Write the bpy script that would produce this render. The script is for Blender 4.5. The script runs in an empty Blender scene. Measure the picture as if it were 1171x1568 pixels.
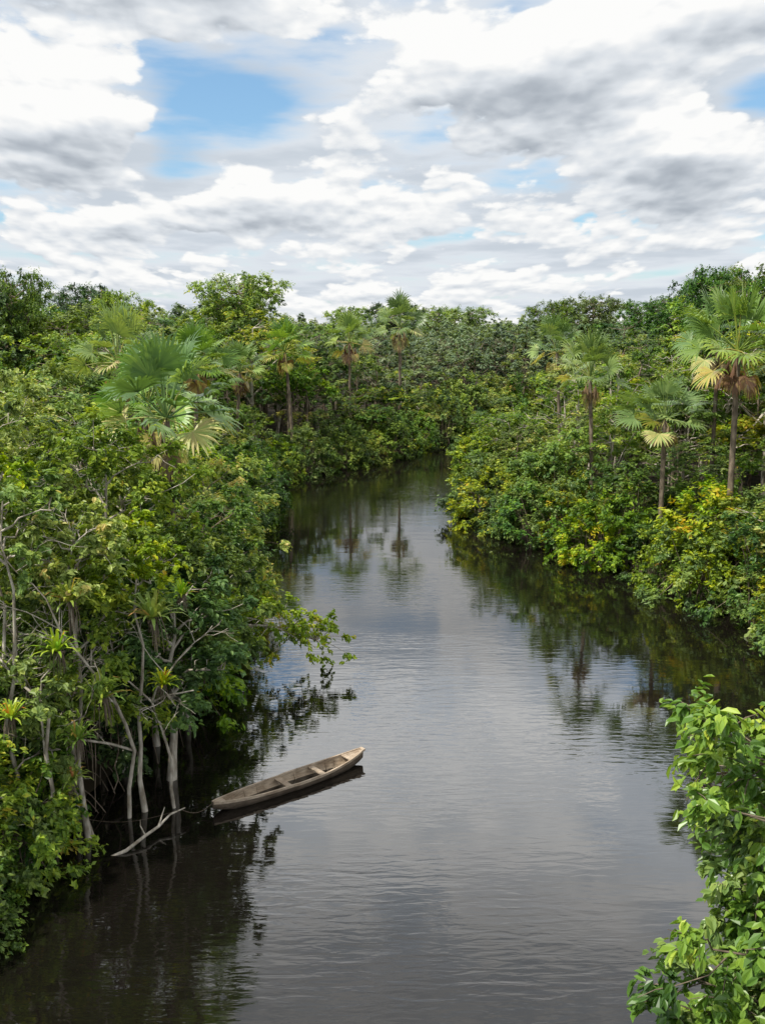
import bpy, math, random
import numpy as np
from mathutils import Vector
rad=math.radians
scene=bpy.context.scene

# ---------------------------------------------------------------- helpers
def nrm(v): return v/np.maximum(np.linalg.norm(v,axis=-1,keepdims=True),1e-9)

class Builder:
    def __init__(s): s.v=[];s.f=[];s.m=[];s.t=[];s.n=0;s.sm=[]
    def add(s,v,f,mat,tint,smooth=False):
        v=np.asarray(v,float).reshape(-1,3); f=np.asarray(f,int).reshape(-1,4)
        s.v.append(v); s.f.append(f+s.n); s.n+=len(v)
        s.m.append(np.full(len(f),mat)); s.sm.append(np.full(len(f),smooth))
        t=np.asarray(tint,float)
        s.t.append(np.full(len(f),float(t)) if t.ndim==0 else t)
    def tube(s,pts,radii,sides=6,mat=0,tint=0.5):
        pts=np.asarray(pts,float); n=len(pts); radii=np.broadcast_to(radii,(n,))
        tan=nrm(np.gradient(pts,axis=0))
        ref=np.array([0.31,0.95,0.05]); 
        if abs(tan[0]@ref)>.9: ref=np.array([1,0,0.1])
        a=nrm(np.cross(tan,ref)); b=np.cross(tan,a)
        an=np.arange(sides)/sides*2*np.pi
        ring=pts[:,None]+radii[:,None,None]*(np.cos(an)[None,:,None]*a[:,None]+np.sin(an)[None,:,None]*b[:,None])
        i=np.arange(n-1)[:,None]*sides; j=np.arange(sides)[None]; k=(j+1)%sides
        f=np.stack([i+j,i+k,i+k+sides,i+j+sides],-1)
        s.add(ring,f,mat,tint,True)
    def leaves(s,c,n,d,L,wr,tint,mat=1,hexa=False,fold=.25):
        c=c.reshape(-1,3); n=n.reshape(-1,3); d=d.reshape(-1,3); L=np.asarray(L).reshape(-1,1); tint=tint.reshape(-1)
        n=nrm(n); d=nrm(d-n*np.sum(d*n,-1,keepdims=True)); sd=np.cross(n,d)
        N=len(c)
        if not hexa:
            V=np.stack([c-d*L*.5, c+sd*L*wr*.5+n*L*fold*wr*.5, c+d*L*.5, c-sd*L*wr*.5+n*L*fold*wr*.5],1)
            s.add(V,np.arange(N*4).reshape(N,4),mat,tint)
        else:
            w=L*wr*.5; up=n*w*fold*1.6; dr=-n*L*.12
            b=c-d*L*.5; t=c+d*L*.5+dr*1.2
            l1=c-d*L*.22+sd*w+up; l2=c+d*L*.2+sd*w*.85+up+dr*.2
            r1=c-d*L*.22-sd*w+up; r2=c+d*L*.2-sd*w*.85+up+dr*.2
            V=np.stack([b,l1,l2,t,r2,r1],1)
            i=np.arange(N)[:,None]*6
            F=np.concatenate([i+np.array([[0,3,2,1]]),i+np.array([[0,5,4,3]])],1).reshape(-1,4)
            s.add(V,F,mat,np.repeat(tint,2))
    def mesh(s,name,mats):
        V=np.concatenate(s.v); F=np.concatenate(s.f); m=bpy.data.meshes.new(name)
        m.vertices.add(len(V)); m.vertices.foreach_set('co',V.ravel())
        m.loops.add(F.size); m.loops.foreach_set('vertex_index',F.ravel().astype(np.int32))
        m.polygons.add(len(F)); m.polygons.foreach_set('loop_start',(np.arange(len(F))*4).astype(np.int32))
        for mt in mats: m.materials.append(mt)
        m.polygons.foreach_set('material_index',np.concatenate(s.m).astype(np.int32))
        m.polygons.foreach_set('use_smooth',np.concatenate(s.sm))
        a=m.attributes.new('tint','FLOAT','FACE'); a.data.foreach_set('value',np.concatenate(s.t).astype(np.float32))
        m.update(calc_edges=True); return m

def obj(name,mesh,loc=(0,0,0),parent=None,rot=0,scale=1):
    o=bpy.data.objects.new(name,mesh); scene.collection.objects.link(o)
    o.location=loc; o.rotation_euler=(0,0,rot)
    o.scale=scale if hasattr(scale,'__len__') else (scale,)*3
    if parent: o.parent=parent
    return o
def empty(name):
    return obj(name,None)

# ---------------------------------------------------------------- materials
def newmat(name):
    m=bpy.data.materials.new(name); m.use_nodes=True; nt=m.node_tree; nt.nodes.clear()
    out=nt.nodes.new('ShaderNodeOutputMaterial'); return m,nt,out
def ramp(nt,stops,fac,interp='LINEAR'):
    r=nt.nodes.new('ShaderNodeValToRGB'); e=r.color_ramp.elements; r.color_ramp.interpolation=interp
    while len(e)<len(stops): e.new(.5)
    for el,(p,c) in zip(e,stops): el.position=p; el.color=(*c,1)
    nt.links.new(fac,r.inputs[0]); return r.outputs[0]

def leaf_mat(name,stops,transl=.30,rough=.42,spec=.30,vary=.32):
    m,nt,out=newmat(name); L=nt.links.new
    at=nt.nodes.new('ShaderNodeAttribute'); at.attribute_name='tint'
    oi=nt.nodes.new('ShaderNodeObjectInfo')
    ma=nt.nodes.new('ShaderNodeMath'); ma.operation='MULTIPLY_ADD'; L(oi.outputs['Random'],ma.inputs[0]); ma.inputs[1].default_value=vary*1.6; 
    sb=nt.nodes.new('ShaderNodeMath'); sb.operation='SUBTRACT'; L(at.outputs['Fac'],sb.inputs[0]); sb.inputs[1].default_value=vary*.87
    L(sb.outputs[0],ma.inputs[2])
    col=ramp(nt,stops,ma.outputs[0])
    hs=nt.nodes.new('ShaderNodeHueSaturation'); L(col,hs.inputs['Color'])
    m2=nt.nodes.new('ShaderNodeMath'); m2.operation='MULTIPLY'; L(oi.outputs['Random'],m2.inputs[0]); m2.inputs[1].default_value=37.7
    fr=nt.nodes.new('ShaderNodeMath'); fr.operation='FRACT'; L(m2.outputs[0],fr.inputs[0])
    mr=nt.nodes.new('ShaderNodeMapRange'); L(fr.outputs[0],mr.inputs[0]); mr.inputs[3].default_value=.478; mr.inputs[4].default_value=.52
    L(mr.outputs[0],hs.inputs['Hue'])
    m3=nt.nodes.new('ShaderNodeMath'); m3.operation='MULTIPLY'; L(oi.outputs['Random'],m3.inputs[0]); m3.inputs[1].default_value=91.3
    f3=nt.nodes.new('ShaderNodeMath'); f3.operation='FRACT'; L(m3.outputs[0],f3.inputs[0])
    mr3=nt.nodes.new('ShaderNodeMapRange'); L(f3.outputs[0],mr3.inputs[0]); mr3.inputs[3].default_value=.78; mr3.inputs[4].default_value=1.06
    L(mr3.outputs[0],hs.inputs['Saturation'])
    p=nt.nodes.new('ShaderNodeBsdfPrincipled'); L(hs.outputs[0],p.inputs['Base Color'])
    p.inputs['Roughness'].default_value=rough; p.inputs['Specular IOR Level'].default_value=spec
    t=nt.nodes.new('ShaderNodeBsdfTranslucent')
    mx=nt.nodes.new('ShaderNodeMix'); mx.data_type='RGBA'; mx.blend_type='MULTIPLY'; mx.inputs[0].default_value=1
    L(hs.outputs[0],mx.inputs[6]); mx.inputs[7].default_value=(1.55,1.5,.55,1); L(mx.outputs[2],t.inputs[0])
    ms=nt.nodes.new('ShaderNodeMixShader'); ms.inputs[0].default_value=transl
    L(p.outputs[0],ms.inputs[1]); L(t.outputs[0],ms.inputs[2]); L(ms.outputs[0],out.inputs[0]); return m

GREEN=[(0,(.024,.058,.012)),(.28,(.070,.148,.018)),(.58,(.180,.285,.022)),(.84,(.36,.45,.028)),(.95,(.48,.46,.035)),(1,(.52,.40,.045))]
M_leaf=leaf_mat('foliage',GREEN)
M_far_haze=leaf_mat('foliage_far_haze_tint',[(0,(.070,.115,.080)),(.4,(.13,.20,.105)),(.75,(.21,.285,.12)),(1,(.30,.35,.125))],vary=.28)  # distance haze painted into the leaf colour: paler, bluer greens
M_hero=leaf_mat('foliage_glossy',[(0,(.032,.10,.014)),(.4,(.095,.23,.022)),(.7,(.24,.40,.026)),(1,(.48,.56,.04))],rough=.32,spec=.45,vary=.1)
M_palm=leaf_mat('palm_frond',[(0,(.06,.13,.035)),(.5,(.14,.25,.05)),(.72,(.28,.40,.06)),(.85,(.55,.45,.13)),(1,(.20,.115,.06))],vary=.05,rough=.35)
M_brom=leaf_mat('bromeliad_leaf',[(0,(.09,.22,.02)),(.5,(.26,.40,.03)),(.85,(.50,.52,.04)),(1,(.58,.22,.03))],vary=.05)

def bark_mat(name,a,b,scale=6):
    m,nt,out=newmat(name); L=nt.links.new
    tc=nt.nodes.new('ShaderNodeTexCoord'); mp=nt.nodes.new('ShaderNodeMapping'); mp.inputs['Scale'].default_value=(1,1,.35); L(tc.outputs['Object'],mp.inputs[0])
    n=nt.nodes.new('ShaderNodeTexNoise'); n.inputs['Scale'].default_value=scale; n.inputs['Detail'].default_value=4; L(mp.outputs[0],n.inputs[0])
    c=ramp(nt,[(.35,a),(.65,b)],n.outputs[0])
    p=nt.nodes.new('ShaderNodeBsdfPrincipled'); L(c,p.inputs['Base Color']); p.inputs['Roughness'].default_value=.85; p.inputs['Specular IOR Level'].default_value=.2
    L(p.outputs[0],out.inputs[0]); return m
M_bark=bark_mat('bark_brown',(.09,.07,.05),(.24,.19,.14))
M_pale=bark_mat('bark_pale',(.22,.185,.14),(.56,.51,.43))
M_ground=bark_mat('forest_soil',(.018,.013,.008),(.05,.04,.022),.8)

def water_mat():
    m,nt,out=newmat('blackwater'); L=nt.links.new
    tc=nt.nodes.new('ShaderNodeTexCoord')
    def noise(sx,sy,sc,det,rot=0,rough=.5):
        mp=nt.nodes.new('ShaderNodeMapping'); mp.inputs['Scale'].default_value=(sx,sy,1); mp.inputs['Rotation'].default_value=(0,0,rad(rot)); L(tc.outputs['Object'],mp.inputs[0])
        n=nt.nodes.new('ShaderNodeTexNoise'); n.inputs['Scale'].default_value=sc; n.inputs['Detail'].default_value=det; n.inputs['Roughness'].default_value=rough; n.inputs['Distortion'].default_value=.4
        L(mp.outputs[0],n.inputs[0]); return n.outputs[0]
    r1=noise(.7,2.8,1.5,2.5,rot=-14); r2=noise(.3,.9,.5,2,rot=8); patch=noise(.6,1,.09,3)
    pm=nt.nodes.new('ShaderNodeMapRange'); L(patch,pm.inputs[0]); pm.inputs[1].default_value=.42; pm.inputs[2].default_value=.64; pm.inputs[3].default_value=.12; pm.inputs[4].default_value=.85
    b1=nt.nodes.new('ShaderNodeBump'); b1.inputs['Distance'].default_value=.014; L(r1,b1.inputs['Height']); L(pm.outputs[0],b1.inputs['Strength'])
    b2=nt.nodes.new('ShaderNodeBump'); b2.inputs['Distance'].default_value=.02; b2.inputs['Strength'].default_value=.45; L(r2,b2.inputs['Height']); L(b1.outputs[0],b2.inputs['Normal'])
    p=nt.nodes.new('ShaderNodeBsdfPrincipled'); p.inputs['Base Color'].default_value=(.006,.005,.004,1); p.inputs['Roughness'].default_value=.035; p.inputs['IOR'].default_value=2.0
    L(b2.outputs[0],p.inputs['Normal']); L(p.outputs[0],out.inputs[0]); return m
M_water=water_mat()

def wood_mat(name,a,b):
    m,nt,out=newmat(name); L=nt.links.new
    tc=nt.nodes.new('ShaderNodeTexCoord'); mp=nt.nodes.new('ShaderNodeMapping'); mp.inputs['Scale'].default_value=(1.2,14,14); L(tc.outputs['Object'],mp.inputs[0])
    n=nt.nodes.new('ShaderNodeTexNoise'); n.inputs['Scale'].default_value=2; n.inputs['Detail'].default_value=8; n.inputs['Roughness'].default_value=.65; L(mp.outputs[0],n.inputs[0])
    n2=nt.nodes.new('ShaderNodeTexNoise'); n2.inputs['Scale'].default_value=3; n2.inputs['Detail'].default_value=4; L(tc.outputs['Object'],n2.inputs[0])
    c=ramp(nt,[(.3,a),(.62,b)],n.outputs[0]); c2=ramp(nt,[(.35,(.62,.57,.52)),(.6,(1,1,1))],n2.outputs[0])
    mx=nt.nodes.new('ShaderNodeMix'); mx.data_type='RGBA'; mx.blend_type='MULTIPLY'; mx.inputs[0].default_value=1; L(c,mx.inputs[6]); L(c2,mx.inputs[7])
    p=nt.nodes.new('ShaderNodeBsdfPrincipled'); L(mx.outputs[2],p.inputs['Base Color']); p.inputs['Roughness'].default_value=.8
    bp=nt.nodes.new('ShaderNodeBump'); bp.inputs['Distance'].default_value=.008; L(n.outputs[0],bp.inputs['Height']); L(bp.outputs[0],p.inputs['Normal'])
    L(p.outputs[0],out.inputs[0]); return m
M_wood=wood_mat('weathered_wood',(.23,.175,.125),(.50,.40,.30))
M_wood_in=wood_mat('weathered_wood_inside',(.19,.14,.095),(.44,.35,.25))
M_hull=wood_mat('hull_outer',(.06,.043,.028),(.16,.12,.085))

# ---------------------------------------------------------------- tree generators
def spray(B,C,R,out,T,K,ll,tb,rng,mat=1,hexa=False,wr=.48,twigs=False,droop=.25):
    n=len(C)
    td=nrm(out[:,None]*.75+rng.normal(size=(n,T,3))*np.array([.62,.62,.42]))
    t=rng.uniform(.12,1,(n,T,K))
    Rr=(R[:,None]*rng.uniform(.65,1.2,(n,T)))[:,:,None,None]
    P=C[:,None,None]+td[:,:,None]*t[...,None]*Rr+rng.normal(size=(n,T,K,3))*.085*Rr
    P[...,2]-=.18*Rr[...,0]*t**2
    N=np.array([0,0,.8])+td[:,:,None]*.6+rng.normal(size=(n,T,K,3))*.40
    D=td[:,:,None]+rng.normal(size=(n,T,K,3))*.6-np.array([0,0,droop])
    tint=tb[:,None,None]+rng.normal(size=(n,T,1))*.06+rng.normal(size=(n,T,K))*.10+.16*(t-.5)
    L=ll*rng.uniform(.6,1.25,(n,T,K))
    B.leaves(P,N,D,L,wr,np.clip(tint,.02,.97),mat,hexa)
    if twigs:
        for i in range(n):
            for j in range(0,T,2):
                e=C[i]+td[i,j]*Rr[i,j,0,0]*.8
                B.tube([C[i],(C[i]+e)/2+[0,0,.04],e],[.014,.010,.005],3,0,.5)

def tree_mesh(name,seed,h=12,r=3.2,base=.3,limbs=14,subs=5,T=8,K=15,ll=.22,trunk=.14,lean=(0,0),rise=.45,hexa=False,bark=None,leaf=None,cr=.75,bare=0.,tb=.42,flat=0.,twigs=False,wr=.48,droop=.25):
    rng=np.random.default_rng(seed); B=Builder()
    n=9; f=np.linspace(0,1,n); 
    wob=np.cumsum(rng.normal(size=(n,2))*.13,axis=0)*(h/12); wob[0]=0
    tp=np.stack([f**1.4*lean[0]+wob[:,0],f**1.4*lean[1]+wob[:,1],f*h*.93-.4*(f==0)],-1)
    B.tube(tp,trunk*(1-f*.8)*(1+.4*np.exp(-f*14)),8,0)
    Cs=[];Os=[];Rs=[]
    az=rng.uniform(0,6.28)
    for i in range(limbs):
        fr=base+(.98-base)*((i+rng.uniform(0,.8))/limbs)
        S=np.array([np.interp(fr,f,tp[:,k]) for k in range(3)])
        az+=2.4+rng.normal()*.3
        u=(fr-base)/(1-base)
        prof=math.sqrt(max(.05,1-((u-.42)/.66)**2)) if flat==0 else .35+.75*u
        ln=r*prof*rng.uniform(.75,1.12)
        rs=rise*(0.35+u*1.1)*(1-flat*.75)
        d=np.array([math.cos(az),math.sin(az),rs]); E=S+d*ln
        E[2]=min(E[2],h*rng.uniform(.93,1.0))
        k=6; g=np.linspace(0,1,k)
        pts=S+(E-S)*g[:,None]; pts[1:-1]+=rng.normal(size=(k-2,3))*.09*ln/2; pts[:,2]+=np.sin(g*np.pi)*.10*ln*(1 if flat==0 else -1)
        rr=trunk*(.52-.25*u)
        B.tube(pts,np.maximum(rr*(1-g*.78),.014),5,0)
        isbare=rng.random()<bare
        for j in range(subs):
            tj=rng.uniform(.3,1) if j else 1.
            Q=np.array([np.interp(tj,g,pts[:,q]) for q in range(3)])
            sd=nrm(nrm(d)*.7+rng.normal(size=3)*np.array([.8,.8,.5])+np.array([0,0,.15]))
            sl=r*rng.uniform(.18,.42)*(1 if flat==0 else .7)
            X=Q+sd*sl; 
            if flat>0: X[2]=min(X[2],h*(1.0-.10*(math.hypot(X[0],X[1])/r)**2))
            mid=(Q+X)/2+rng.normal(size=3)*.06
            B.tube([Q,mid,X],[max(rr*.35,.012),max(rr*.25,.01),.008],4,0)
            if isbare and rng.random()<.8: 
                for _ in range(2):
                    Y=X+nrm(sd+rng.normal(size=3)*.6)*sl*.6; B.tube([X,(X+Y)/2+rng.normal(size=3)*.04,Y],[.012,.009,.005],3,0)
                continue
            Cs.append(X); Os.append(nrm(sd*(1 if flat==0 else np.array([1,1,.3]))+np.array([0,0,.25]))); Rs.append(cr*rng.uniform(.7,1.25)*(r/3.2)**.5)
    Cs=np.array(Cs);Os=np.array(Os);Rs=np.array(Rs)
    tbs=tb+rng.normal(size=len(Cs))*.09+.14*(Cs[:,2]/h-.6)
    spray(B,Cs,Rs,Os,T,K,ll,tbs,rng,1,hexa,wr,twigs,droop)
    return B.mesh(name,[bark or M_bark,leaf or M_leaf])

def dome_mesh(name,seed,h=13,r=3.6,n=70,T=8,K=11,ll=.26,tb=.42,leaf=None,bark=None,lobes=6,cr=.72,low=.35):
    """rounded crown: several dense foliage lobes carried on limbs, gaps between the lobes"""
    rng=np.random.default_rng(seed); B=Builder()
    nn=7; f=np.linspace(0,1,nn); wob=np.cumsum(rng.normal(size=(nn,2))*.12,0); wob[0]=0
    tp=np.stack([wob[:,0],wob[:,1],f*h*.72-.4*(f==0)],-1); B.tube(tp,.17*(1-f*.6),8,0)
    top=tp[-1]; Cs=[];Os=[];tb_=[]
    for l in range(lobes):
        a=l*2.4+rng.normal()*.3; rr=0 if l==0 else r*rng.uniform(.45,.72); zc=h*(.86 if l==0 else rng.uniform(low+.2,.82)); lr=r*rng.uniform(.38,.55)
        c=np.array([top[0]+math.cos(a)*rr,top[1]+math.sin(a)*rr,min(zc,h-lr*.6)])
        S=np.array([np.interp(rng.uniform(.45,.9),f,tp[:,k]) for k in range(3)])
        g=np.linspace(0,1,5)[:,None]; pts=S+(c-S)*g; pts[1:-1]+=rng.normal(size=(3,3))*.15; B.tube(pts,np.linspace(.08,.03,5),5,0)
        lt=rng.normal()*.06
        for q in range(max(4,n//lobes)):
            d=nrm(rng.normal(size=3)); d[2]=abs(d[2])*1.0-.25*rng.random(); d=nrm(d)
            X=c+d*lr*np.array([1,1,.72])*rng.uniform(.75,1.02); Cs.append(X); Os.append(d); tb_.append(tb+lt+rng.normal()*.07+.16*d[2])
            if q%3==0: B.tube([c,(c+X)/2+rng.normal(size=3)*.06,X],[.03,.02,.008],4,0)
    Cs=np.array(Cs);Os=np.array(Os)
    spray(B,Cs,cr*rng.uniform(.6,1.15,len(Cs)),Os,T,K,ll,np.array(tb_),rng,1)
    return B.mesh(name,[bark or M_bark,leaf or M_leaf])

def shrub_mesh(name,seed,h=3.5,r=2.2,n=52,T=8,K=12,ll=.21,tb=.45,hexa=False):
    rng=np.random.default_rng(seed); B=Builder(); Cs=[];Os=[]
    for i in range(n):
        a=rng.uniform(0,6.28); el=max(rng.uniform(0,1)**1.25,.01)*1.45; rr=rng.uniform(.6,1.05)
        X=np.array([math.cos(a)*math.cos(el)*r*rr,math.sin(a)*math.cos(el)*r*rr,.22+math.sin(el)*h*rr])
        b=np.array([math.cos(a),math.sin(a),0])*rng.uniform(0,.3*r)
        mid=(b+X)/2+np.array([0,0,.22*h])*math.cos(el)
        if i%2==0: B.tube([b-[0,0,.5],b+(mid-b)*.5,mid,X],[.03,.025,.018,.008],4,0)
        Cs.append(X); Os.append(nrm(X-np.array([0,0,.3*h])))
    Cs=np.array(Cs);Os=np.array(Os)
    spray(B,Cs,np.full(n,.62)*rng.uniform(.7,1.3,n),Os,T,K,ll,tb+rng.normal(size=n)*.09,rng,1,hexa)
    return B.mesh(name,[M_bark,M_leaf])

def palm_mesh(name,seed,h=10,R=2.4,nl=22,trunk=.13,dead=5):
    rng=np.random.default_rng(seed); B=Builder()
    n=10; f=np.linspace(0,1,n); lx,ly=rng.normal(size=2)*.45
    tp=np.stack([f**2*lx,f**2*ly,f*h-.4*(f==0)],-1)
    B.tube(tp,trunk*(1.15-.25*f),9,0)
    top=tp[-1]
    for i in range(nl+dead):
        az=i*2.399+rng.normal()*.2
        if i<nl: el=rad(88-104*(i/nl)**1.05)+rng.normal()*.12
        else: el=rad(-55-rng.uniform(0,32))
        pl=R*.62*rng.uniform(.8,1.15)*(1 if i<nl else .7); bl=R*.48*rng.uniform(.85,1.15)*(1 if i<nl else .7)
        hd=np.array([math.cos(az),math.sin(az),0]); z=np.array([0,0,1.])
        d0=hd*math.cos(el)+z*math.sin(el)
        P0=top+z*.1; P1=P0+d0*pl*.6; d1=nrm(d0-z*.14); P2=P1+d1*pl*.45
        tb=.25+.42*rng.random() if i<nl else (.84 if rng.random()<.3 else .99)
        if i>=nl-4 and i<nl: tb=rng.choice([.5,.62,.8])
        B.tube([P0,P1,P2],[.035,.025,.018],4,1,min(tb+.15,.8) if i<nl else tb)
        d=nrm(d1-z*.06); side=nrm(np.cross(d,z+hd*.01)); up=np.cross(side,d)
        roll=rng.normal()*.4; side,up=side*math.cos(roll)+up*math.sin(roll),up*math.cos(roll)-side*math.sin(roll)
        S=20
        for k in range(S):
            th=rad(-96+192*k/(S-1))+rng.normal()*.03
            sd=math.cos(th)*d+math.sin(th)*side; 
            L=bl*(1-.22*abs(math.sin(th/1.4)))*rng.uniform(.85,1.1)
            wv=nrm(np.cross(up,sd))
            sag=(.02 if i<nl else .3)+rng.uniform(0,.14)
            a=P2; b=P2+sd*L*.6+up*.16*L*abs(math.sin(th)); c=b+nrm(sd-z*sag*1.4)*L*.28; e=c+nrm(sd-z*(sag*5+.12))*L*.26
            w=.055*R/2.4
            V=[a-wv*.010,a+wv*.010,b+wv*w+up*.012,b-wv*w-up*.0,c+wv*w*.7,c-wv*w*.7,e+wv*.006,e-wv*.006]
            B.add(V,[[0,1,2,3],[3,2,4,5],[5,4,6,7]],1,np.clip(tb+rng.normal()*.05,0,1))
    # hanging fruit bunches
    for q in range(2):
        a=rng.uniform(0,6.28); o=top+np.array([math.cos(a)*.45,math.sin(a)*.45,-.35])
        for _ in range(16):
            e=o+rng.normal(size=3)*[.12,.12,.05]+[0,0,-rng.uniform(.5,1.2)]; B.tube([top,o,e],[.02,.025,.035],3,1,.99)
    return B.mesh(name,[M_bark,M_palm])

def brom_mesh(name,seed,R=.62,n=38):
    rng=np.random.default_rng(seed); B=Builder(); z=np.array([0,0,1.])
    for i in range(n):
        az=i*2.399; el=rad(82-72*(i/n)); L=R*rng.uniform(.8,1.2)
        hd=np.array([math.cos(az),math.sin(az),0]); sd=np.array([-math.sin(az),math.cos(az),0])
        d=hd*math.cos(el)+z*math.sin(el); a=hd*.03; b=a+d*L*.55; c=b+nrm(d-z*.35)*L*.35; e=c+nrm(d-z*1.0)*L*.25; w=.042
        V=[a-sd*w*.8,a+sd*w*.8,b+sd*w,b-sd*w,c+sd*w*.7,c-sd*w*.7,e+sd*.004,e-sd*.004]
        tb=.25+.5*rng.random()+(.4 if rng.random()<.10 else 0)
        B.add(V,[[0,1,2,3],[3,2,4,5],[5,4,6,7]],0,min(tb,1))
    for i in range(12):
        x,y=rng.normal(size=2)*.07; B.tube([[x,y,.02],[x*1.5,y*1.5,-.25],[x*1.8,y*1.8,-.5-rng.random()*.35]],[.014,.012,.006],3,1,.5)
    return B.mesh(name,[M_brom,M_bark])

def bare_mesh(name,seed,h,lean,r0=.06,depth=4):
    rng=np.random.default_rng(seed); B=Builder()
    def br(P,d,L,r,k):
        pts=[P]; dd=d.copy()
        for _ in range(4):
            dd=nrm(dd+rng.normal(size=3)*.16+np.array([0,0,.05])); pts.append(pts[-1]+dd*L/4)
        B.tube(pts,np.linspace(r,r*.62,5),5 if k>2 else 3,0)
        if k==0: return
        for _ in range(rng.integers(2,4)):
            q=pts[rng.integers(2,5)]; nd=nrm(dd+rng.normal(size=3)*.62); br(q,nd,L*rng.uniform(.5,.72),r*.58,k-1)
    br(np.array([0,0,-.3]),nrm(np.array([lean[0],lean[1],1.])),h*.5,r0,depth)
    return B.mesh(name,[M_pale])

# ---------------------------------------------------------------- river + terrain
RIV=np.array([(-16,-40),(-13,0),(-11,12),(-10,20),(-9.3,25),(-8.6,29),(-7.8,33),(-7.6,38),(-8.1,45),(-8.9,55),(-9.9,66),(-10.9,77),(-10.2,86),(-6.8,93),(-3.5,98),(1,104),(5.5,114),(11,125),(20,132),(35,137),(60,142),(110,164),
 (110,140),(60,122),(40,116),(27,112),(20,108),(14.3,99),(10.2,88),(8.,79),(7.4,71),(9.4,64),(12.2,58.5),(15,54),(16.3,49),(18,44),(19.5,37),(17,28),(12,21),(8.2,15.5),(7,9),(8,-3),(12,-40)],float)
def river_sd(P):
    P=np.asarray(P,float).reshape(-1,2); A=RIV; Bp=np.roll(RIV,-1,0)
    best=np.full(len(P),1e9); ins=np.zeros(len(P),bool)
    for a,b in zip(A,Bp):
        ab=b-a; t=np.clip(((P-a)@ab)/(ab@ab),0,1); q=a+t[:,None]*ab
        best=np.minimum(best,np.hypot(*(P-q).T))
        c=((a[1]>P[:,1])!=(b[1]>P[:,1])); 
        with np.errstate(divide='ignore',invalid='ignore'):
            xi=(b[0]-a[0])*(P[:,1]-a[1])/(b[1]-a[1])+a[0]
        ins^=c&(P[:,0]<xi)
    return np.where(ins,-best,best)
xs=np.concatenate([[-3500,-1500,-600,-250,-120,-70],np.arange(-45,120,1.),[150,250,600,1500,3500]])
ys=np.concatenate([[-3000,-800,-200,-80],np.arange(-42,170,1.),[200,300,600,1500,4500]])
X,Y=np.meshgrid(xs,ys); PP=np.stack([X.ravel(),Y.ravel()],-1); sd=river_sd(PP)
jit=np.sin(PP[:,0]*1.3+PP[:,1]*.7)*.35+np.sin(PP[:,0]*.6-PP[:,1]*1.9)*.35
sdj=sd+jit*(np.abs(sd)<4)
Z=np.where(sdj<0,np.maximum(sdj*.6,-2.5),np.minimum(sdj*.22,.5))
Bd=Builder(); nx=len(xs); ny=len(ys)
i=np.arange(ny-1)[:,None]*nx+np.arange(nx-1)[None]
Bd.add(np.column_stack([PP,Z]),np.stack([i,i+1,i+1+nx,i+nx],-1),0,.5,True)
obj('ground',Bd.mesh('ground',[M_ground]))
Bw=Builder(); Bw.add([(-400,-200,0),(400,-200,0),(400,400,0),(-400,400,0)],[[0,1,2,3]],0,.5)
obj('river_water',Bw.mesh('river_water',[M_water]))

# ---------------------------------------------------------------- mid / far forest
V_open=[];V_dome=[]
specs=[dict(h=13,r=3.4,base=.2),dict(h=13,r=3.0,base=.25,bark=M_pale,bare=.25),dict(h=13,r=2.8,base=.2,tb=.32),dict(h=13,r=3.2,base=.2,tb=.52,bark=M_pale,bare=.15)]
for k,s in enumerate(specs): V_open.append(tree_mesh('forest_tree_%d'%k,100+k,limbs=15,subs=6,T=8,K=11,**dict(dict(ll=.25),**s)))
for k in range(6): V_dome.append(dome_mesh('domed_tree_%d'%k,150+k,r=[3.6,3.2,4.0,3.4,3.0,3.8][k],tb=[.33,.5,.42,.58,.27,.5][k],lobes=[6,5,8,6,5,7][k],n=84,bark=M_pale if k%2 else None,low=.15 if k<3 else .3,ll=[.25,.22,.27,.23,.29,.24][k]))
V_far=[dome_mesh('far_tree_%d'%k,200+k,h=13,r=4.2+.5*(k%3),n=50,T=5,K=9,ll=.42,leaf=M_far_haze,cr=.85,tb=.24+.1*k,lobes=6,low=.2) for k in range(5)]
V_sh=[shrub_mesh('shrub_%d'%k,300+k,h=3+.5*k%1.6,r=2.1,tb=[.42,.52,.34,.58,.38][k]) for k in range(5)]
V_um=[tree_mesh('umbrella_tree_%d'%k,400+k,h=17,r=4.6,base=.70,limbs=26,subs=8,T=8,K=13,ll=.27,flat=.85,rise=.8,trunk=.28,bark=M_bark,cr=.8,tb=.26) for k in range(2)]
V_palm=[palm_mesh('palm_%d'%k,500+k,h=10,R=2.5) for k in range(4)]

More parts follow.
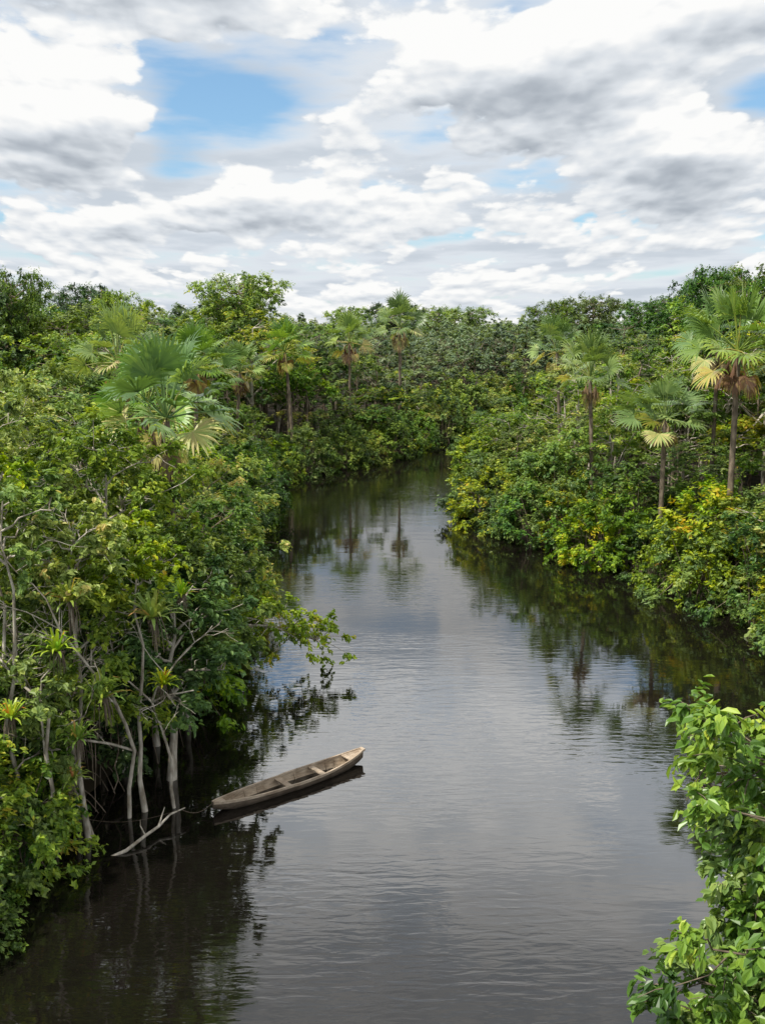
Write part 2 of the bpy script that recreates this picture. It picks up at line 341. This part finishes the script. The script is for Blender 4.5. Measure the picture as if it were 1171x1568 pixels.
PALMS=[(-7.4,34.8,10.6,1.05),(-11.2,44,10.0,.9),(-13.6,72,10.8,1.15),(-12.4,84,9.8,1.05),(-8.6,95,11.2,1.15),(-3.6,110,11.8,1.1),(2.0,116,13.4,1.2),
 (18.4,52,12.4,1.2),(20.6,49.6,11.6,1.05),(15.8,55.6,8.6,1.05),(13.6,64,10.4,.95),(21,63,12.6,1.),(-14.5,58,11.6,1.),(15,84,11.5,1.05),(23,57,12.8,1.)]
forest=empty('rainforest'); rnd=random.Random(11)
def scatter(y0,y1,sp,fn):
    y=y0
    while y<y1:
        w=.53*y+9; x=-w
        while x<w:
            px=x+rnd.uniform(-.42,.42)*sp; py=y+rnd.uniform(-.42,.42)*sp
            fn(px,py); x+=sp
        y+=sp
pal_xy=np.array([(p[0],p[1]) for p in PALMS]); cnt=0
def place_mid(x,y):
    global cnt
    d=river_sd([(x,y)])[0]
    if d<.9 : return
    if x<-5 and y<40 and d<8.5: return
    if y<22 : return
    dd=np.hypot(pal_xy[:,0]-x,pal_xy[:,1]-y)
    if dd.min()<1.8: return
    fr=(pal_xy[:,1]>y)&(pal_xy[:,1]-y<10)&(np.abs(pal_xy[:,0]*y/pal_xy[:,1]-x)<3.2)
    u=rnd.random()
    if d<3.5: H=5.2+3.6*u
    elif d<8: H=7.0+4.8*u
    elif d<14: H=9.0+5.2*u
    else: H=10.0+5.4*u
    if x<-12 and y>60: H+=1.5
    if x>18 and y>55: H+=1.5
    if y<48 and x<0: H=min(H,11.6+u*.9)
    if fr.any(): H=min(H,6.6+u)
    elif rnd.random()<.07 and d>12: H+=2.4
    if 85<y<130 and d<4: H*=.75
    s=H/13; sx=s*rnd.uniform(1.0,1.55)*(1.25 if H<9 else 1)
    m=rnd.choice(V_dome) if rnd.random()<.7 else rnd.choice(V_open)
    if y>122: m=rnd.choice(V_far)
    obj('forest_tree',m,(x,y,.2),forest,rnd.uniform(0,6.28),(sx,sx,s)); cnt+=1
scatter(22,150,4.7,place_mid)
def place_far(x,y):
    global cnt
    d=river_sd([(x,y)])[0]
    if d<2: return
    H=11.4+rnd.random()*3.2+(2.4 if rnd.random()<.16 else 0)
    s=H/13; sx=s*rnd.uniform(1.05,1.5)
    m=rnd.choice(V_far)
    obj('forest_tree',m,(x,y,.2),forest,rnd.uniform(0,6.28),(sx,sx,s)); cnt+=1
scatter(150,250,8,place_far)
scatter(250,700,16,place_far)
for (x,y,h,s) in [(-16.3,118,20.0,1.2),(25.5,78,18.4,.75),(29.3,82,18.8,.85),(-29,80,18.4,.6),(-26,100,17.4,.7),(2,165,17.6,1.0),(36,175,19.2,1.1),(27,160,17.8,.9),(-6,190,17.4,1.0),(12,220,18,1.1),(-38,130,19.2,.9),(50,190,19,1.2),(20,240,18.4,1.2),(-55,150,19,1.0),(43,150,18.4,.9),(-22,150,18.6,1.)]:
    obj('emergent_tree',rnd.choice(V_um),(x,y,0),forest,rnd.uniform(0,6.28),(s,s,h/17))
for (x,y,h,s) in PALMS:
    obj('fan_palm',rnd.choice(V_palm),(x,y,0.1),None,rnd.uniform(0,6.28),(s,s,h/10))

# bank shrubs along the waterline
shr=empty('bank_shrubs')
seg=np.roll(RIV,-1,0)-RIV
for a,sg in zip(RIV,seg):
    L=np.hypot(*sg); nn=max(1,int(L/1.2))
    for k in range(nn):
        p=a+sg*(k+rnd.random())/nn; nr=np.array([-sg[1],sg[0]])/L
        for off in (rnd.uniform(-.4,.5),rnd.uniform(1.8,3.2),rnd.uniform(4,5.5)):
            q=p+nr*off
            if off>0 and river_sd([q])[0]<-.2: q=p-nr*off
            if q[1]<19 or q[1]>160 or abs(q[0])>.53*q[1]+9: continue
            if off>3.5 and (75<q[1]<95 or rnd.random()<.5): continue
            leftnear = q[0]<-4 and 25.2<q[1]<33.5
            if leftnear and off<1.5: continue
            s=rnd.uniform(.6,1.3)*(1.2 if off>1.6 else 1.)
            if leftnear: s*=.75
            if q[1]<25: s*=.75
            if 85<q[1]<116: s*=.75
            if q[1]>116: s*=1.2
            if np.hypot(q[0]-15.4,q[1]-54.)<2.2: s=min(s,.8)
            obj('shrub',rnd.choice(V_sh),(q[0],q[1],0),shr,rnd.uniform(0,6.28),(s*1.05,s*1.05,s*rnd.uniform(.8,1.2)))
for (x,y,s) in [(-10.2,21.6,.9),(-10.0,23.2,.95),(-9.9,24.6,.9),(-11.6,22.6,1.1),(-11.4,24.8,1.2),(-9.6,20.2,.6)]:
    obj('shrub',rnd.choice(V_sh),(x,y,0),shr,rnd.uniform(0,6.28),(s,s,s*1.05))

# ---------------------------------------------------------------- near left bank trees (unique)
near=dict(subs=6,T=9,K=14,ll=.19,hexa=True,wr=.5,trunk=.11)
NL=[(-12.6,29.5,dict(h=12.6,r=3.2,base=.25,limbs=20,tb=.6,bark=M_pale)),
    (-9.6,31.5,dict(h=10.9,r=2.6,base=.3,limbs=17,tb=.52,bark=M_pale,bare=.3,lean=(.4,0))),
    (-9.6,34.2,dict(h=9.2,r=2.2,base=.3,limbs=16,tb=.42,bark=M_pale,lean=(.2,0))),
    (-6.9,33.4,dict(h=6.0,r=2.2,base=.25,limbs=15,tb=.58,bark=M_pale,lean=(.9,0))),
    (-11.0,26.2,dict(h=9.8,r=2.4,base=.18,limbs=16,tb=.52,bark=M_pale,bare=.25)),
    (-9.0,27.2,dict(h=8.4,r=2.2,base=.3,limbs=16,tb=.58,bark=M_pale,bare=.25,lean=(.3,0))),
    (-6.6,29.0,dict(h=6.4,r=1.9,base=.34,limbs=14,tb=.48,bark=M_pale,lean=(.1,.3),trunk=.14,bare=.1)),
    (-7.6,31.6,dict(h=7.0,r=2.1,base=.25,limbs=15,tb=.44,bark=M_pale,lean=(.7,0),bare=.2)),
    (-8.2,41.5,dict(h=6.6,r=2.3,base=.15,limbs=15,tb=.48,lean=(.5,0))),
    (-8.8,46.5,dict(h=7.4,r=2.5,base=.15,limbs=15,tb=.54,lean=(.4,0))),
    (-13.6,34.5,dict(h=12.2,r=2.8,base=.3,limbs=15,tb=.64,bark=M_pale)),
    (-12.0,38.0,dict(h=10.0,r=2.5,base=.3,limbs=15,tb=.38)),
    (-10.4,23.6,dict(h=5.4,r=1.9,base=.08,limbs=15,tb=.52,bark=M_pale)),
    (-8.2,29.6,dict(h=5.2,r=1.8,base=.12,limbs=13,tb=.38,bark=M_pale)),
    (-9.3,24.2,dict(h=10.6,r=1.3,base=.80,limbs=8,tb=.5,bark=M_pale,trunk=.085,cr=.6,T=6,K=10)),
    (-8.1,25.4,dict(h=9.3,r=1.2,base=.80,limbs=8,tb=.58,bark=M_pale,trunk=.08,cr=.6,T=6,K=10)),
    (-6.9,27.0,dict(h=8.8,r=1.2,base=.80,limbs=7,tb=.5,bark=M_pale,trunk=.075,cr=.6,T=6,K=10,lean=(.2,0))),
    (-9.9,25.8,dict(h=11.4,r=1.3,base=.82,limbs=7,tb=.6,bark=M_pale,trunk=.08,cr=.6,T=6,K=10))]
for k,(x,y,s) in enumerate(NL):
    a=dict(near); a.update(s)
    obj('tropical_tree',tree_mesh('tropical_tree_%d'%k,600+k,**a),(x,y,0))
for k,(x,y,h,lean,r0) in enumerate([(-8.7,24.5,9.8,(.02,-.03),.07),(-9.8,22.4,8.6,(.10,.0),.065),(-7.3,26.6,9.6,(.0,-.05),.07),(-8.0,25.6,7.4,(-.25,-.05),.055),(-6.1,27.2,7.6,(.08,-.05),.055),(-9.6,25.2,11.,(-.05,-.04),.07)]):
    obj('bare_tree',bare_mesh('bare_tree_%d'%k,900+k,h,lean,r0),(x,y,0))
B=Builder(); rng=np.random.default_rng(3)
P=np.array([(-7.6,38.5,1.0),(-6.0,38.8,2.0),(-4.6,39,1.9),(-3.4,39.2,1.5),(-2.4,39.2,1.1)])
B.tube(P,[.10,.08,.06,.04,.02],6,0)
Cs=[];Os=[]
for k in range(64):
    t=rng.uniform(.1,1)**.85; Q=np.array([np.interp(t*4,range(5),P[:,q]) for q in range(3)]); d=nrm(rng.normal(size=3)*[1,.8,.7]+[.3,0,.45]); X_=Q+d*rng.uniform(.3,1.7)
    B.tube([Q,(Q+X_)/2+[0,0,.08],X_],[.02,.014,.008],4,0); Cs.append(X_);Os.append(d)
spray(B,np.array(Cs),np.full(64,.5),np.array(Os),5,11,.19,.42+rng.normal(size=64)*.08,rng,1,True,.5)
obj('overhanging_branch',B.mesh('overhanging_branch',[M_pale,M_leaf]))
B=Builder()
BX=lambda y: np.interp(y,[20,25,29,33,38],[-10,-9.3,-8.6,-7.6,-7.2])
for k in range(30):
    y=rng.uniform(25.0,34); x=BX(y)+rng.uniform(-1.2,1.5); top=rng.uniform(2.2,6); n=7
    g=np.linspace(0,1,n); wob=np.cumsum(rng.normal(size=(n,2))*.09,0); lo=rng.choice([-.3,.5,1.2])
    pts=np.column_stack([x+wob[:,0],y+wob[:,1],lo+(top-lo)*g]); B.tube(pts,rng.uniform(.010,.022),4,0,.5)
for k in range(12):
    y=rng.uniform(25,34); x=BX(y); a=rng.uniform(-.9,.9); l=rng.uniform(.5,1.3); g=np.linspace(0,1,6)[:,None]
    S=np.array([x-.2,y,rng.uniform(.6,1.4)]); E=np.array([x+l*math.cos(a),y+l*math.sin(a),-.3]); pts=S+(E-S)*g; pts[:,2]+=np.sin(g[:,0]*np.pi)*.3; B.tube(pts,.02,4,0,.5)
BR=[(-6.2,25.9,6.2,1.25),(-7.4,24.9,4.3,1.2),(-7.9,24.3,7.1,1.0),(-8.2,24.0,5.9,.95),(-7.9,24.3,3.4,.9),(-8.1,24.3,2.3,.75),(-5.5,26.4,6.7,.7),(-6.0,25.9,4.3,.75),(-9.0,22.8,4.6,.8)]
for (x,y,z,s) in BR:
    S=np.array([x*1.0-.8,y+3.0,z-1.3]); E=np.array([x,y,z-.03]); g=np.linspace(0,1,6)[:,None]; pts=S+(E-S)*g; pts[1:-1]+=rng.normal(size=(4,3))*.08; B.tube(pts,np.linspace(.06,.035,6),5,0)
obj('lianas_and_roots',B.mesh('lianas_and_roots',[M_bark]))
VB=[brom_mesh('brom_%d'%k,700+k) for k in range(3)]
for (x,y,z,s) in BR:
    obj('bromeliad',rnd.choice(VB),(x,y,z),None,rnd.uniform(0,6),s)

# ---------------------------------------------------------------- foreground right trees
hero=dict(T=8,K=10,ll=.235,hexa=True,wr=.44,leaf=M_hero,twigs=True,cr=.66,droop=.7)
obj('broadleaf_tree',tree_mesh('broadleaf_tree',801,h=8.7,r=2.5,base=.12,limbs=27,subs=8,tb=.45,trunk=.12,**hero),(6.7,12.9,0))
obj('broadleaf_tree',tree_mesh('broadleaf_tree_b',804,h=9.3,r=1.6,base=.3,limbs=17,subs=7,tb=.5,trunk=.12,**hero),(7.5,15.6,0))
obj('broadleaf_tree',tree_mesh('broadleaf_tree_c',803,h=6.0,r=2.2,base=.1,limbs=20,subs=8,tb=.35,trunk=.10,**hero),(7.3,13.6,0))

# ---------------------------------------------------------------- canoe
def canoe():
    par=empty('wooden_canoe'); n=29; L=2.75
    S=np.linspace(-1,1,n)
    bw=.37*(1-np.abs(S)**2.3)**.85+np.where(S<0,.05,.085)
    sh=.23+.07*np.abs(S)**2.5+np.where(S>0,.12*S**3,.03*np.abs(S)**3)
    kl=-.10+.22*np.abs(S)**5
    B=Builder()
    prof_o=[(-1,1),(-.93,.55),(-.72,.08),(0,0),(.72,.08),(.93,.55),(1,1)]
    V=[]
    for s,b,h,k in zip(S,bw,sh,kl):
        for (u,w) in prof_o: V.append((s*L,u*b,k+(h-k)*w))
    m=7; i=np.arange(n-1)[:,None]*m+np.arange(m-1)[None]
    B.add(V,np.stack([i,i+1,i+1+m,i+m],-1),0,.5,True)
    V=[];t=.03
    for s,b,h,k in zip(S,bw,sh,kl):
        bi=max(b-t,.01)
        for (u,w) in prof_o: V.append((s*L*.985,u*bi,(k+.03)+(h-k-.03)*w))
    B.add(V,np.stack([i,i+m,i+1+m,i+1],-1),1,.5,True)
    for e in (0,n-1):
        b,h,k=bw[e],sh[e],kl[e]; x=S[e]*L
        B.add([(x,-b,h),(x,-b*.72,k+.02),(x,b*.72,k+.02),(x,b,h)],[[0,1,2,3]],0,.5)
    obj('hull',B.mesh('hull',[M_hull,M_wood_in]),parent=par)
    B=Builder()
    for sg in (-1,1):
        V=[]
        for s,b,h in zip(S,bw,sh):
            yo=sg*(b+.014); yi=sg*max(b-.045,.012)
            V+= [(s*L,yo,h-.06),(s*L,yo,h+.014),(s*L,yi,h+.014),(s*L,yi,h-.035)]
        q=np.arange(n-1)[:,None]*4; j=np.arange(4)[None]; k2=(j+1)%4
        B.add(V,np.stack([q+j,q+k2,q+k2+4,q+j+4],-1),0,.5)
    obj('gunwales',B.mesh('gunwales',[M_wood]),parent=par)
    def box(B,x0,x1,y0a,y0b,y1a,y1b,z0a,z0b,th):
        V=[(x0,y0a,z0a),(x0,y0b,z0a),(x1,y1b,z0b),(x1,y1a,z0b)]; V=V+[(a,b,c-th) for a,b,c in V]
        B.add(V,[[0,3,2,1],[4,5,6,7],[0,1,5,4],[1,2,6,5],[2,3,7,6],[3,0,4,7]],0,.5)
    B=Builder()
    for sx,w in ((-.10,.2),(.36,.18)):
        b=np.interp(sx,S,bw)-.03; h=np.interp(sx,S,sh)-.04
        box(B,sx*L-w/2,sx*L+w/2,-b,b,-b,b,h,h,.035)
    obj('seats',B.mesh('seats',[M_wood]),parent=par)
    B=Builder()
    for a,b_ in ((.76,.98),(-.97,-.86)):
        ba=np.interp(a,S,bw)-.04; bb=max(np.interp(b_,S,bw)-.04,.012); box(B,a*L,b_*L,-ba,ba,-bb,bb,np.interp(a,S,sh)-.008,np.interp(b_,S,sh)-.008,.03)
    box(B,L*.985,L*1.025,-.11,.11,-.10,.10,.43,.44,.07)
    obj('end_decks',B.mesh('end_decks',[M_wood]),parent=par)
    B=Builder()
    for sx in (-.72,-.55,-.38,.13,.55,.66):
        b=np.interp(sx,S,bw); h=np.interp(sx,S,sh); k=np.interp(sx,S,kl)
        pr=[(u*(b-.035),k+.045+(h-k-.07)*w,) for u,w in prof_o]
        B.tube([(sx*L,y,z) for y,z in pr],.018,4,0,.5)
    for yy in (-.14,0.0,.14):
        B.tube([(-.7*L,yy*.6,-.03),(0,yy,-.055),(.68*L,yy*.6,-.03)],.012,4,0,.5)
    obj('ribs',B.mesh('ribs',[M_wood_in]),parent=par)
    par.location=(-2.8,28.6,.02); par.rotation_euler=(0,0,math.atan2(3.45,4.2)); return par
canoe()
B=Builder()
B.tube([(-9.4,24.0,-.5),(-7.8,24.3,-.2),(-6.9,24.65,.06),(-6.5,25.2,.2),(-6.25,25.7,.2),(-6.0,26.1,.36),(-5.65,26.45,.38)],[.04,.045,.05,.045,.04,.03,.018],7)
B.tube([(-6.25,25.7,.2),(-6.2,25.9,.4),(-6.15,26.1,.58)],[.035,.022,.010],5)
B.tube([(-6.5,25.2,.2),(-6.7,25.5,.32),(-6.75,25.7,.4)],[.025,.018,.008],5)
obj('driftwood_branch',B.mesh('driftwood_branch',[M_pale]))
B=Builder(); g=np.linspace(0,1,12); A=np.array([-4.93,26.9,.3]); C=np.array([-5.75,26.35,.38])
pts=A+(C-A)*g[:,None]; pts[:,2]-=np.sin(g*np.pi)*.2; B.tube(pts,.010,5)
C2=np.array([-9.2,25.4,.9]); pts=C+(C2-C)*g[:,None]; pts[:,2]-=np.sin(g*np.pi)*.4; B.tube(pts,.006,5)
obj('mooring_rope',B.mesh('mooring_rope',[M_hull]))

# ---------------------------------------------------------------- sky
w=bpy.data.worlds.new('World'); scene.world=w; w.use_nodes=True; nt=w.node_tree; nt.nodes.clear(); L=nt.links.new
def sock(x,inp):
    if isinstance(x,(int,float)): inp.default_value=x
    else: L(x,inp)
def M(op,a,b=None,c=None,clamp=False):
    n=nt.nodes.new('ShaderNodeMath'); n.operation=op; n.use_clamp=clamp
    for k,v in enumerate((a,b,c)):
        if v is not None: sock(v,n.inputs[k])
    return n.outputs[0]
def comb(x,y,z):
    n=nt.nodes.new('ShaderNodeCombineXYZ'); sock(x,n.inputs[0]);sock(y,n.inputs[1]);sock(z,n.inputs[2]); return n.outputs[0]
def smooth(x,a,b,lo=0.,hi=1.):
    n=nt.nodes.new('ShaderNodeMapRange'); n.interpolation_type='SMOOTHSTEP'; sock(x,n.inputs[0]); n.inputs[1].default_value=a;n.inputs[2].default_value=b;n.inputs[3].default_value=lo;n.inputs[4].default_value=hi; return n.outputs[0]
def wramp(x,stops):
    cr=nt.nodes.new('ShaderNodeValToRGB'); L(x,cr.inputs[0]); e=cr.color_ramp.elements
    while len(e)>1: e.remove(e[-1])
    e[0].position=stops[0][0]; e[0].color=(*stops[0][1],1)
    for p,c in stops[1:]:
        q=e.new(p); q.color=(*c,1)
    return cr.outputs[0]
tc=nt.nodes.new('ShaderNodeTexCoord'); sx=nt.nodes.new('ShaderNodeSeparateXYZ'); L(tc.outputs['Generated'],sx.inputs[0])
A=M('MULTIPLY',M('ARCTAN2',sx.outputs[0],sx.outputs[1]),57.2958)
E=M('MAXIMUM',M('MULTIPLY',M('ARCSINE',sx.outputs[2]),57.2958),0.)
BL=[(7.5,12.8,8.5,3.2,.28),(17,15.5,6,2.4,.18),(-17.4,10.0,5.2,2.3,.30),(15.8,8.2,3.4,2.1,.34),(-6.9,6.6,4.6,1.4,.24),(-12,16.6,9,1.5,.24),(5,6,3,1,.12),(-14,5.2,2.2,.8,.14),(12,4.3,4,.8,.08),(-3,9.6,3.5,1.2,.10),
    (-8.6,11.9,4.0,1.4,-.36),(-11.4,8.8,1.8,1.6,-.24),(19.5,11.2,2.0,1.0,-.24),(9.5,7.4,2,.9,-.10)]
lift=0.;bias=0.
for a,e,rx,ry,am in BL:
    dx=M('MULTIPLY_ADD',A,1/rx,-a/rx); dy=M('MULTIPLY_ADD',E,1/ry,-e/ry)
    g=M('MULTIPLY',M('EXPONENT',M('MULTIPLY',M('MULTIPLY_ADD',dx,dx,M('MULTIPLY',dy,dy)),-1.)),am)
    bias=M('ADD',g,bias); lift=M('MULTIPLY_ADD',g,dy,lift) if am>0 else lift
def coords(E,ku,asp,band):
    q=M('POWER',M('ADD',E,5.),.5)
    u=M('DIVIDE',M('MULTIPLY',A,ku),q)
    s=M('ADD',M('MULTIPLY',q,2*ku*asp),M('MULTIPLY',M('LOGARITHM',M('ADD',E,2.),2.71828),band))
    return u,s
def dens(E,full=True):
    u,s=coords(E,.46,1.6,.8)
    n=nt.nodes.new('ShaderNodeTexNoise'); n.inputs['Scale'].default_value=1; n.inputs['Detail'].default_value=7 if full else 4; n.inputs['Roughness'].default_value=.55
    L(comb(u,s,3.7),n.inputs[0])
    v=nt.nodes.new('ShaderNodeTexVoronoi'); v.feature='F1'; v.inputs['Scale'].default_value=2.2; v.inputs['Detail'].default_value=2.; v.inputs['Roughness'].default_value=.55; v.normalize=True
    nn=nt.nodes.new('ShaderNodeVectorMath'); nn.operation='MULTIPLY_ADD'; L(n.outputs[1],nn.inputs[0]); nn.inputs[1].default_value=(.4,.4,0); L(comb(u,s,1.3),nn.inputs[2]); L(nn.outputs[0],v.inputs[0]); v.voronoi_dimensions='2D'
    return M('ADD',n.outputs[0],M('MULTIPLY',M('SUBTRACT',.33,v.outputs['Distance']),.46))
n0=dens(E); up=M('MULTIPLY',M('ADD',E,5.),.04); n1=dens(M('ADD',E,up),False)
d0=M('ADD',n0,bias)
alpha=smooth(M('ADD',M('ADD',d0,smooth(E,1.,9.,.05,.0)),smooth(E,18.,26.,0.,.08)),.50,.565)
lt=M('MULTIPLY_ADD',M('SUBTRACT',n0,n1),2.0,.78)
lt=M('MULTIPLY_ADD',lift,3.0,lt)
lt=M('SUBTRACT',lt,smooth(d0,.60,1.0,0.,.28),clamp=True)
front=wramp(lt,[(0,(.33,.37,.425)),(.3,(.48,.525,.58)),(.6,(.72,.76,.805)),(.9,(.98,.98,.97))])
# soft stratus sheet behind the cumulus
ub,sb=coords(E,.40,2.2,3.0)
nb_=nt.nodes.new('ShaderNodeTexNoise'); nb_.inputs['Scale'].default_value=1; nb_.inputs['Detail'].default_value=5; nb_.inputs['Roughness'].default_value=.5; L(comb(ub,sb,9.1),nb_.inputs[0]); nb=nb_.outputs[0]
b0=M('ADD',M('ADD',M('ADD',nb,M('MULTIPLY',bias,.9)),smooth(E,0.,8.,.14,.0)),smooth(E,17.,25.,0.,.16))
ab=smooth(b0,.34,.60)
back=wramp(smooth(nb,.36,.66),[(0,(.80,.84,.88)),(.5,(.72,.77,.83)),(1,(.58,.64,.71))])
sky=nt.nodes.new('ShaderNodeTexSky'); sky.sky_type='NISHITA'; sky.sun_disc=False; sky.sun_elevation=rad(58); sky.sun_rotation=rad(241); sky.altitude=50; sky.air_density=1.1; sky.dust_density=.5; sky.ozone_density=2
def vscale(c,k,add=(0,0,0)):
    n=nt.nodes.new('ShaderNodeVectorMath'); n.operation='MULTIPLY_ADD'; L(c,n.inputs[0]); n.inputs[1].default_value=k; n.inputs[2].default_value=add; return n.outputs[0]
def mix(f,a,b):
    mx=nt.nodes.new('ShaderNodeMix'); mx.data_type='RGBA'; L(f,mx.inputs[0]); L(a,mx.inputs[6]); L(b,mx.inputs[7]); return mx.outputs[2]
c=mix(ab,vscale(sky.outputs[0],(.8,1.0,1.15),(.9,1.5,1.9)),vscale(back,(10,10,10)))
c=mix(alpha,c,vscale(front,(10,10,10)))
# added gain brightens unseen sky above frame, dips higher up, for reflection and ambient
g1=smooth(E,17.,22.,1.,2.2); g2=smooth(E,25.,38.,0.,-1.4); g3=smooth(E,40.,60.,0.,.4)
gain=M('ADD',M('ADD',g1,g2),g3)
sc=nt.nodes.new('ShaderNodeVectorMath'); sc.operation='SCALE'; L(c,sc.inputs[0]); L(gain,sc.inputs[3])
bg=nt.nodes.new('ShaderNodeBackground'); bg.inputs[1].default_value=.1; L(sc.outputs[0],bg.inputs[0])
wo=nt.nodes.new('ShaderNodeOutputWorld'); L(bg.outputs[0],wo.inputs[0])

sd_=bpy.data.lights.new('sun','SUN'); sd_.energy=5.0; sd_.angle=rad(1.5); sd_.color=(1,.95,.85)
so=bpy.data.objects.new('sun',sd_); scene.collection.objects.link(so)
v=Vector((-.46,-.26,.85)); so.rotation_euler=v.to_track_quat('Z','Y').to_euler()
cd=bpy.data.cameras.new('camera'); cd.sensor_fit='VERTICAL'; cd.sensor_height=36; cd.lens=35; cd.clip_end=6000
co=bpy.data.objects.new('camera',cd); scene.collection.objects.link(co); co.location=(0,0,14); co.rotation_euler=(rad(90-10.7),0,0); scene.camera=co
scene.view_settings.view_transform='Standard'; scene.view_settings.look='None'; scene.view_settings.exposure=0
print('instances',cnt)
